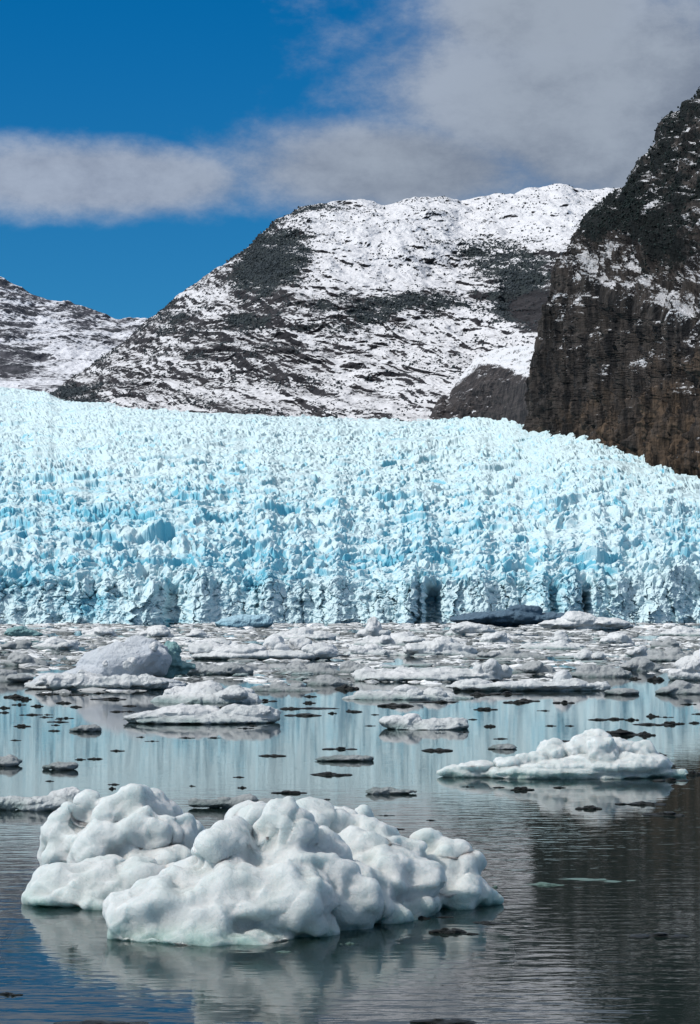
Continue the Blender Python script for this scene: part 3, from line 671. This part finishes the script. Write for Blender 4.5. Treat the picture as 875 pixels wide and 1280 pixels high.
    spec = [
     ('ice_floe', 'low teal grey floe just right of the tilted bluish iceberg', 843, None, [(270, 840, 48, 8, 0, .5), (245, 836, 26, 7), (290, 838, 26, 8)], 'grey', 'the low teal grey floe'),
     ('ice_floe', 'lumpy white floe above the long two-swell floe', 877, (188, 328, 851, 877, 7), None, 'floe', 'the lumpy white floe'),
     ('ice_floe', 'thin dark grey floe behind the lumpy white floe', 863, (302, 402, 853, 863, 3), None, 'grey', 'the thin dark grey floe'),
     ('ice_floe', 'broad flat pale floe with two boulders of ice on its right end', 851, None, [(535, 847, 92, 8, 0, .4), (500, 842, 60, 7, 3, .4), (570, 843, 60, 7, 2, .4), (598, 838, 8, 9, 0), (614, 837, 13, 12, 0), (630, 841, 9, 9, 0), (460, 847, 16, 6)], 'floe', 'the broad flat pale floe'),
     ('ice_floe', 'grey low floe with a small peak in front of the broad flat pale floe', 873, (428, 586, 856, 873, 5), None, 'floe', 'the low small-peaked floe'),
     ('ice_floe', 'long thin floe with one rounded cone near its middle', 863, None, [(660, 859, 98, 6, 0, .35), (703, 850, 12, 11, 0), (715, 856, 26, 7), (590, 857, 24, 6), (625, 858, 30, 5), (745, 859, 18, 5)], 'floe', 'the thin floe with a cone'),
     ('iceberg', 'white knobbly iceberg cut by the right edge of the ice belt', 850, None, [(872, 845, 34, 12, 0, .6), (868, 832, 22, 13), (884, 822, 20, 14), (850, 843, 16, 8), (905, 835, 25, 20)], 'floe', 'the white iceberg at the right edge'),
     ('ice_floe', 'dark grey slab below the white iceberg at the right edge', 867, (818, 900, 851, 867, 2), None, 'grey', 'the dark grey slab'),
     ('ice_floe', 'grey floe with a dark tip left behind the large foreground iceberg', 1012, None, [(55, 1006, 52, 9, 0, .4), (80, 998, 24, 12, .3, .6, 12), (14, 1004, 28, 8, 0, .5), (50, 1003, 26, 8), (104, 999, 8, 8)], 'floe', 'the grey floe at the left edge'),
     ('ice_floe', 'dark grey knobbly floe behind the gap of the foreground iceberg', 1010, None, [(300, 1004, 26, 8, 0, .5), (262, 1004, 28, 5, 0, .5), (280, 1002, 10, 7), (310, 1001, 14, 8), (334, 1004, 14, 5), (245, 1001, 8, 4)], 'grey', 'the dark knobbly floe'),
     ('ice_floe', 'small grey floe cut by the left edge of the calm water', 957, None, [(6, 953, 22, 6), (14, 950, 10, 6), (-8, 952, 10, 7)], 'grey', 'the small grey floe at the left edge'),
     ('ice_floe', 'small dark grey floe with ragged ends on calm water at the left', 962, None, [(79, 958, 18, 5), (62, 959, 8, 2.5), (88, 957, 10, 4.5)], 'grey', 'the small dark ragged floe'),
     ('ice_floe', 'small grey cap of ice left of the long two-swell floe', 914, None, [(110, 911, 14, 5), (98, 912, 10, 3), (120, 912, 8, 3)], 'grey', 'the small grey cap'),
     ('ice_floe', 'flat dark grey floe on calm water near the middle of the photo', 951, None, [(435, 948, 30, 4, 0, .5), (410, 949, 16, 2.5), (455, 948, 12, 3.5)], 'grey', 'the flat dark floe'),
     ('ice_floe', 'flat grey mound behind the right humps of the foreground iceberg', 992, None, [(477, 989, 22, 5, 0, .5), (495, 990, 14, 3), (505, 989, 14, 1.5)], 'grey', 'the flat grey mound'),
     ('ice_floe', 'small dark grey oval floe between the knobbly small floe and the humped iceberg', 936, None, [(632, 934, 16, 4), (622, 935, 12, 2)], 'grey', 'the small dark oval floe'),
     ('ice_floe', 'flat grey floe near the right side just below the ice belt', 868, None, [(778, 865, 20, 5), (770, 866, 14, 4), (790, 866, 10, 3)], 'grey', 'the flat grey floe under the belt'),
     ('iceberg', 'smooth pale blue dome of ice at the foot of the glacier, left of centre', 784, None, [(308, 779, 34, 10, 0, .5), (325, 776, 16, 9), (290, 780, 20, 6)], 'blue', 'the pale blue dome'),
     ('iceberg', 'low teal green hump of ice at the far left of the ice belt', 796, None, [(28, 791, 22, 6, 0, .5), (22, 789, 14, 6), (44, 793, 10, 3)], 'teal', 'the teal hump'),
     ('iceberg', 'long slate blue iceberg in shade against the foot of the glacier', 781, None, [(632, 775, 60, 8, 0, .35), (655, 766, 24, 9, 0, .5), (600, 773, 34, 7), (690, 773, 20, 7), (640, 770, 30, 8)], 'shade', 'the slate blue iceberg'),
     ('iceberg', 'pale bluish mound of ice right of the slate blue iceberg', 787, None, [(735, 780, 50, 9, 0, .4), (725, 775, 26, 10), (760, 779, 26, 7), (700, 781, 26, 6)], 'floe', 'the pale bluish mound'),
     ('iceberg', 'upright stubby block of ice standing left of the middle of the belt', 797, None, [(467, 788, 10, 13), (466, 780, 7, 9), (475, 793, 14, 6), (458, 792, 10, 7)], 'floe', 'the upright stubby block'),
     ('ice_floe', 'bright white floe with a sharp block left of centre in the belt', 824, None, [(335, 819, 92, 6, 0, .3), (342, 807, 14, 11, 2, 1, 20), (352, 811, 10, 7, 1), (260, 812, 26, 9, 3), (300, 813, 30, 7), (400, 814, 24, 9), (376, 806, 14, 8, 5)], 'floe', 'the bright sharp-blocked floe'),
    ]
    for i, (nm, lb, wl, auto, L, m, sh) in enumerate(spec):
        if L is None: L = auto_lobes(*auto[:4], 100+i, auto[4])
        berg(nm, lb, nm.replace('_', ' ').replace('ice floe', 'ice floe'), wl, L, m, .85 if wl > 800 else .7, 2, max(.18*L[0][2]*ywater(wl)/F, .3), 200+i, short=sh)
    # floes packed in the belt: left, right, top row, waterline row, lumps
    belt = [(430, 548, 790, 806, 6, 'white', 'long'), (428, 505, 805, 819, 4, 'white', 'twin-humped'), (498, 600, 797, 819, 5, 'white', 'broad ridged'), (585, 690, 810, 823, 3, 'grey', 'flat'),
            (686, 716, 789, 803, 3, 'white', 'rounded'), (750, 792, 790, 805, 4, 'white', 'peaked'), (715, 758, 812, 826, 4, 'white', 'pyramid-like'), (783, 812, 806, 821, 3, 'white', 'stubby'),
            (815, 850, 797, 809, 3, 'grey', 'smooth'), (598, 640, 789, 803, 4, 'white', 'lumpy'), (820, 890, 783, 794, 4, 'white', 'low'), (100, 150, 783, 796, 4, 'white', 'bright'),
            (165, 225, 781, 797, 5, 'white', 'knobbly'), (225, 262, 786, 797, 3, 'white', 'small'), (340, 420, 783, 799, 6, 'white', 'jagged'), (0, 42, 799, 812, 3, 'grey', 'drab'),
            (40, 98, 796, 811, 5, 'white', 'double'), (0, 60, 815, 832, 5, 'grey', 'ragged'), (-30, 34, 836, 852, 4, 'grey', 'wide'), (555, 622, 777, 793, 5, 'white', 'clustered'),
            (640, 700, 826, 842, 4, 'grey', 'dull'), (700, 790, 830, 846, 5, 'grey', 'spread-out'), (345, 430, 828, 842, 5, 'grey', 'mottled'), (420, 470, 826, 842, 3, 'grey', 'squat'), (770, 830, 822, 838, 4, 'grey', 'humped'),
            (565, 650, 850, 862, 4, 'grey', 'thin'), (380, 440, 843, 856, 3, 'grey', 'dark'), (640, 740, 800, 811, 4, 'white', 'narrow'), (790, 880, 810, 826, 5, 'grey', 'dusky'), (236, 300, 797, 808, 4, 'white', 'pale rounded')]
    for i, (x0, x1, tp, wl, nl, tone, adj) in enumerate(belt):
        near = min((l for l in LAND if abs(l[2]-wl) < 60), key=lambda l: abs(l[1]-(x0+x1)/2)+abs(l[2]-wl)*1.5)
        side = 'right of' if (x0+x1)/2 > near[1] else 'left of'
        if abs((x0+x1)/2-near[1]) < 18: side = 'behind' if wl < near[2] else 'in front of'
        nm_adj = {'white': 'white', 'grey': 'grey'}[tone]
        berg('ice_floe', f'{adj} {nm_adj} floe packed {side} {near[0]}', 'ice floe', wl, auto_lobes(x0, x1, tp, wl, 300+i, nl), 'floe' if tone == 'white' else 'grey', 1.0, 1,
             max(.14*(x1-x0)/2*ywater(wl)/F, .4), 400+i, group='floes packed in the ice belt')

# dark slivers of clear ice, one a floe's painted dark underside: column, row, half width, half height (in the photograph)
SLIV = [(17, 870, 11, 3), (31, 873, 8, 2.5), (60, 867, 13, 1.6), (90, 868, 12, 1.3), (105, 868, 6, 1.6), (123, 866, 6, 1.3), (138, 873, 22, 2.2), (24, 880, 8, 2), (6, 884, 6, 2), (47, 882, 7, 1.7), (80, 878, 9, 2), (95, 883, 7, 1.7),
 (5, 890, 6, 1.7), (40, 893, 13, 1.3), (57, 896, 9, 1.2), (82, 897, 10, 1.6), (72, 902, 12, 1.2), (27, 907, 9, 2), (68, 913, 7, 1.4), (162, 882, 8, 1.3), (147, 889, 9, 1.5), (162, 889, 6, 1), (60, 893, 6, 1),
 (330, 875, 15, 2.6), (388, 870, 7, 1.5), (386, 878, 7, 1.8), (362, 885, 12, 2), (392, 885, 28, 1.2), (378, 893, 22, 2.4), (415, 891, 5, 1.6), (437, 888, 5, 1.7), (307, 910, 9, 1.2), (434, 859, 13, 4), (280, 884, 9, 1.2),
 (495, 881, 21, 3), (443, 889, 9, 1.7), (469, 893, 5, 1), (552, 877, 15, 1.8), (599, 867, 13, 3), (633, 866, 18, 3), (645, 877, 14, 2.4), (606, 886, 13, 2), (612, 907, 7, 2.3), (591, 899, 5, 1), (463, 907, 7, .9), (540, 877, 28, 1),
 (658, 875, 15, 2.5), (705, 877, 12, 3), (728, 845, 10, 1.3), (793, 848, 7, 1.8), (820, 848, 10, 4), (748, 899, 11, 1.6), (770, 898, 11, 2.2), (789, 899, 8, 2), (815, 894, 8, 3), (832, 896, 9, 1), (815, 905, 20, 1.6), (838, 904, 11, 2.6),
 (850, 904, 6, 1.5), (868, 903, 6, 1.8), (872, 892, 8, 1.2), (775, 916, 32, 4.5), (808, 917, 10, 3.8), (865, 866, 10, 2), (712, 907, 5, 1), (688, 907, 6, 1), (546, 937, 18, 2.6), (705, 926, 13, 1), (625, 923, 9, 1.2), (825, 943, 8, 2.2),
 (834, 956, 11, 4), (838, 974, 20, 3.2), (868, 966, 9, 3.5), (652, 986, 13, 2.8), (623, 984, 7, 1), (699, 984, 7, 1.4), (735, 1009, 16, 3.6), (803, 1004, 28, 2.4), (832, 1017, 25, 3.4), (585, 983, 7, 1),
 (147, 938, 8, 1.3), (100, 949, 6, 1.2), (119, 948, 9, 1.6), (62, 976, 5, 1), (142, 980, 7, 1.4), (140, 985, 4, 2), (176, 921, 5, 1), (190, 926, 8, 1), (234, 922, 9, .9), (267, 922, 7, .9), (340, 944, 16, 1.8), (316, 907, 5, 1),
 (298, 971, 7, 1.2), (303, 984, 5, 1.6), (240, 982, 4, 1.2), (425, 935, 19, 2.6), (415, 967, 22, 2.6), (363, 990, 19, 2.2), (409, 999, 4, 1), (275, 1029, 7, 2), (270, 1037, 9, 2), (70, 906, 5, 1), (75, 899, 6, 1),
 (483, 1019, 9, 1), (490, 1036, 13, 1.3), (539, 1025, 5, .8), (560, 1163, 22, 4.5), (588, 1167, 10, 1.4), (557, 1146, 11, 1.2), (527, 1147, 11, 2.2), (613, 1153, 24, 1.8), (823, 1168, 33, 4), (12, 1242, 15, 2), (130, 1278, 50, 3),
 (555, 1276, 38, 3.6), (693, 861, 30, 2.4), (410, 853, 8, 1.5), (845, 858, 8, 1.5), (240, 877, 28, 1.4), (440, 830, 12, 1.2), (355, 857, 14, 1.3), (520, 807, 16, 1), (612, 824, 22, 1.2), (300, 846, 20, 1.3), (60, 833, 14, 1.3), (860, 880, 9, 1.2), (680, 888, 8, 1), (580, 915, 6, .8), (20, 925, 6, .9)]  # wide strip under the coned floe stands in for its shaded underside
GREEN = [(680, 1103, 27, 5, 'pale green half sunken lump of ice right of the large foreground iceberg'), (358, 1188, 19, 3.6, 'green knobbly fragment right in front of the large foreground iceberg'), (437, 1178, 12, 3, 'small green fragment by the lower right corner of the large foreground iceberg'),
         (618, 1107, 9, 4, 'dull green fragment touching the right tip of the large foreground iceberg'), (252, 1180, 9, 2, None), (745, 1099, 50, .8, 'thin green ribbon of melting ice stretching right of the green lump')]

def proto_sliver(seed):
    r = np.random.default_rng(seed); ells = []
    n = r.integers(3, 7)
    for i in range(n):
        t = (i/(n-1)*2-1) if n > 1 else 0
        ells.append(((t*.72+r.normal(0, .05), r.normal(0, .15), 0), (.30+r.uniform(-.06, .14), .28+r.uniform(0, .2), (.6+.5*r.random())*(1.1-.6*abs(t))), 0))
    ells.append(((0, 0, -.15), (.95, .4, .28), 0))
    return ells
def ordinal(k): return ['nearest', 'second nearest', 'third nearest', 'fourth nearest', 'fifth nearest', 'sixth nearest', 'seventh nearest', 'eighth nearest', 'ninth nearest', 'tenth nearest', 'eleventh nearest', 'twelfth nearest'][k] if k < 12 else None
def auto_label(items, noun, group):
    """items: (object, column, row, half width); names each by its look and the nearest landmark"""
    from collections import defaultdict
    b = defaultdict(list)
    for it in items:
        o, x, y, w = it
        l = min(LAND, key=lambda l: math.hypot(l[1]-x, (l[2]-y)*2.2))
        dx, dy = x-l[1], y-l[2]
        side = ('right of' if dx > 0 else 'left of') if abs(dx) > abs(dy)*1.6 else ('in front of' if dy > 0 else 'behind')
        asp = w[0]/w[1]
        look = ('long' if w[0] > 17 else 'short' if w[0] < 8 else 'medium')+(' thin' if asp > 8 else ' stubby' if asp < 4 else '')
        b[(look, side, l[0])].append((abs(dx)+abs(dy), o))
    for (look, side, ln), L in b.items():
        L.sort(key=lambda q: q[0])
        for k, (_, o) in enumerate(L):
            lb = f'{look} {noun} {side} {ln}'
            if len(L) > 1:
                od = ordinal(k)
                lb = (f'{od} {look} {noun} {side} {ln}' if od else f'far {look} {noun} {side} {ln}').replace(' of ice ' if len(ln.split()) > 5 else '@@', ' ')
            tag(o, lb, 'ice fragment' if 'dark' in noun else 'ice chunk', group)

def build_fragments():
    R = np.random.default_rng(5)
    protos = []
    for i in range(8):
        o = blob_mesh('ice_fragment', proto_sliver(50+i), .075, 1, .45, 60+i, ICE['dark']); protos.append(o)
    items = []
    for i, (x, y, hw, hh) in enumerate(SLIV):
        src = protos[i % 8]; o = src if i < 8 else src.copy()
        if i >= 8: COL.objects.link(o)
        Y = ywater(y+hh*.6); k = Y/F
        o.location = (float(wx(x, Y)), Y, 0)
        flip = 1 if R.random() < .5 else -1
        o.scale = (hw*k*1.05, max(hw*k*.8, .1), max(hh*k*1.5, .02)); o.rotation_euler = (0, 0, (0 if flip > 0 else math.pi)+R.uniform(-.15, .15))
        items.append((o, x, y, (hw, hh)))
    auto_label(items, 'dark sliver of ice', 'dark slivers of ice on the water')
    for i, (x, y, hw, hh, lb) in enumerate(GREEN):
        src = protos[(i+3) % 8]; o = src.copy(); o.data = src.data.copy(); o.data.materials.clear(); o.data.materials.append(ICE['green']); COL.objects.link(o)
        Y = ywater(y+hh*.6); k = Y/F; o.location = (float(wx(x, Y)), Y, -hh*k*.5); o.scale = (hw*k, hw*k*.7, hh*k*1.2); o.rotation_euler = (0, 0, R.uniform(-.2, .2))
        tag(o, lb or 'small green fragment at the lower left corner of the large foreground iceberg', 'ice fragment')
    # loose chunks in the belt
    pr = []
    for i in range(10):
        r = np.random.default_rng(700+i)
        e = [((0, 0, 0), (1, .7, .42), 0)]+[((r.uniform(-.7, .7), r.uniform(-.3, .3), r.uniform(.05, .35)), (r.uniform(.2, .5), r.uniform(.2, .45), r.uniform(.15, .4)), r.uniform(-.4, .4)) for _ in range(5)]
        pr.append((blob_mesh('ice_chunk', e, .07, 1, .7, 720+i, ICE['floe' if i % 5 < 3 else 'grey'])))
    items = []; n = 0
    while n < 235:
        x = R.uniform(-40, 915); y = 786+R.beta(1.2, 1.6)*72
        if y > belt_low(x)-2: continue
        if perlin(np.array([x/70.]), np.array([y/9.]), 5)[0] < -.25: continue
        hw = R.choice([4, 5, 6, 8, 10, 13, 17], p=[.2, .2, .2, .15, .12, .08, .05])*(1+.006*(y-800))
        src = pr[n % 10]; o = src if n < 10 else src.copy()
        if n >= 10: COL.objects.link(o)
        Y = ywater(y); k = Y/F; o.location = (float(wx(x, Y)), Y, 0); s = hw*k
        o.scale = (s, s*R.uniform(.7, 1.6), min(s*R.uniform(.3, .7), 5*k)); o.rotation_euler = (0, 0, R.choice([0, math.pi])+R.uniform(-.5, .5))
        items.append((o, x, y, (hw, 2.5))); n += 1
    auto_label(items, 'pale chunk', 'loose chunks in the ice belt')

BLX = [-150, 0, 60, 200, 300, 420, 480, 600, 700, 760, 830, 1000]
BLY = [872, 862, 866, 866, 858, 850, 852, 856, 858, 842, 838, 856]
def belt_low(x): return float(np.interp(x, BLX, BLY))
def mat_brash():
    t = NT('brash'); b = t.n('ShaderNodeBsdfPrincipled'); b.inputs['Roughness'].default_value = .5
    c = t.mix(t.ramp(t.attr('tone'), .1, .9), (.05, .06, .06), (.80, .82, .83))
    c = t.mix(t.math('MULTIPLY', t.ramp(t.noise(2.0, 4, .7), .35, .7), .4), c, (.36, .40, .41))
    t.l(c, b.inputs['Base Color']); t.l(t.bump(t.noise(4, 4, .7), .6, .3), b.inputs['Normal']); t.l(b.outputs[0], t.out.inputs[0]); return t.m
def build_brash():
    N = 60000
    x = RNG.uniform(-140, 1015, N); y = 779.5+RNG.beta(1.0, 1.3, N)*92
    keep = (y < np.interp(x, BLX, BLY)+RNG.normal(0, 1.5, N))
    dens = perlin(x/60, y/4.5, 44)+.5*perlin(x/18, y/2.2, 45)
    keep &= dens > (-.20+.5*sstep(790, 850, y))
    x = x[keep]; y = y[keep]; n = len(x)
    Y = CAMH*F/(y-HY); k = Y/F
    r = k*RNG.choice([.8, 1.1, 1.5, 2.2, 3.2, 4.5], n, p=[.16, .22, .24, .20, .12, .06])*(1+.008*(y-800))
    v, f = ico()
    sc = np.stack([RNG.uniform(1.0, 3.2, n), RNG.uniform(.8, 1.8, n), RNG.uniform(.35, .85, n)], 1)
    V = v[None]*r[:, None, None]*(1+RNG.uniform(-.3, .3, (n, 12, 1)))*sc[:, None, :]
    V = V+np.stack([(x-437.5)/F*Y, Y, -.15*r], 1)[:, None, :]
    Fc = f[None]+(np.arange(n)*12)[:, None, None]
    tone = np.repeat(np.clip(np.where(RNG.random(n) < .38, .05, .60)+RNG.normal(0, .16, n)+.25*perlin(x/50, y/6, 9), 0, 1), 12)  # near-black bits stand in for dark reflecting gaps between floes
    o = mesh_from('brash_ice', V.reshape(-1, 3), Fc.reshape(-1, 3), mat_brash(), attrs={'tone': tone})
    tag(o, 'countless small grey and white bits of brash ice filling the belt before the glacier', 'brash ice', kind='stuff')
build_world(); build_camera()
build_glacier(); build_mountains(); build_cliff(); build_water()
build_bergs(); build_fragments(); build_brash()
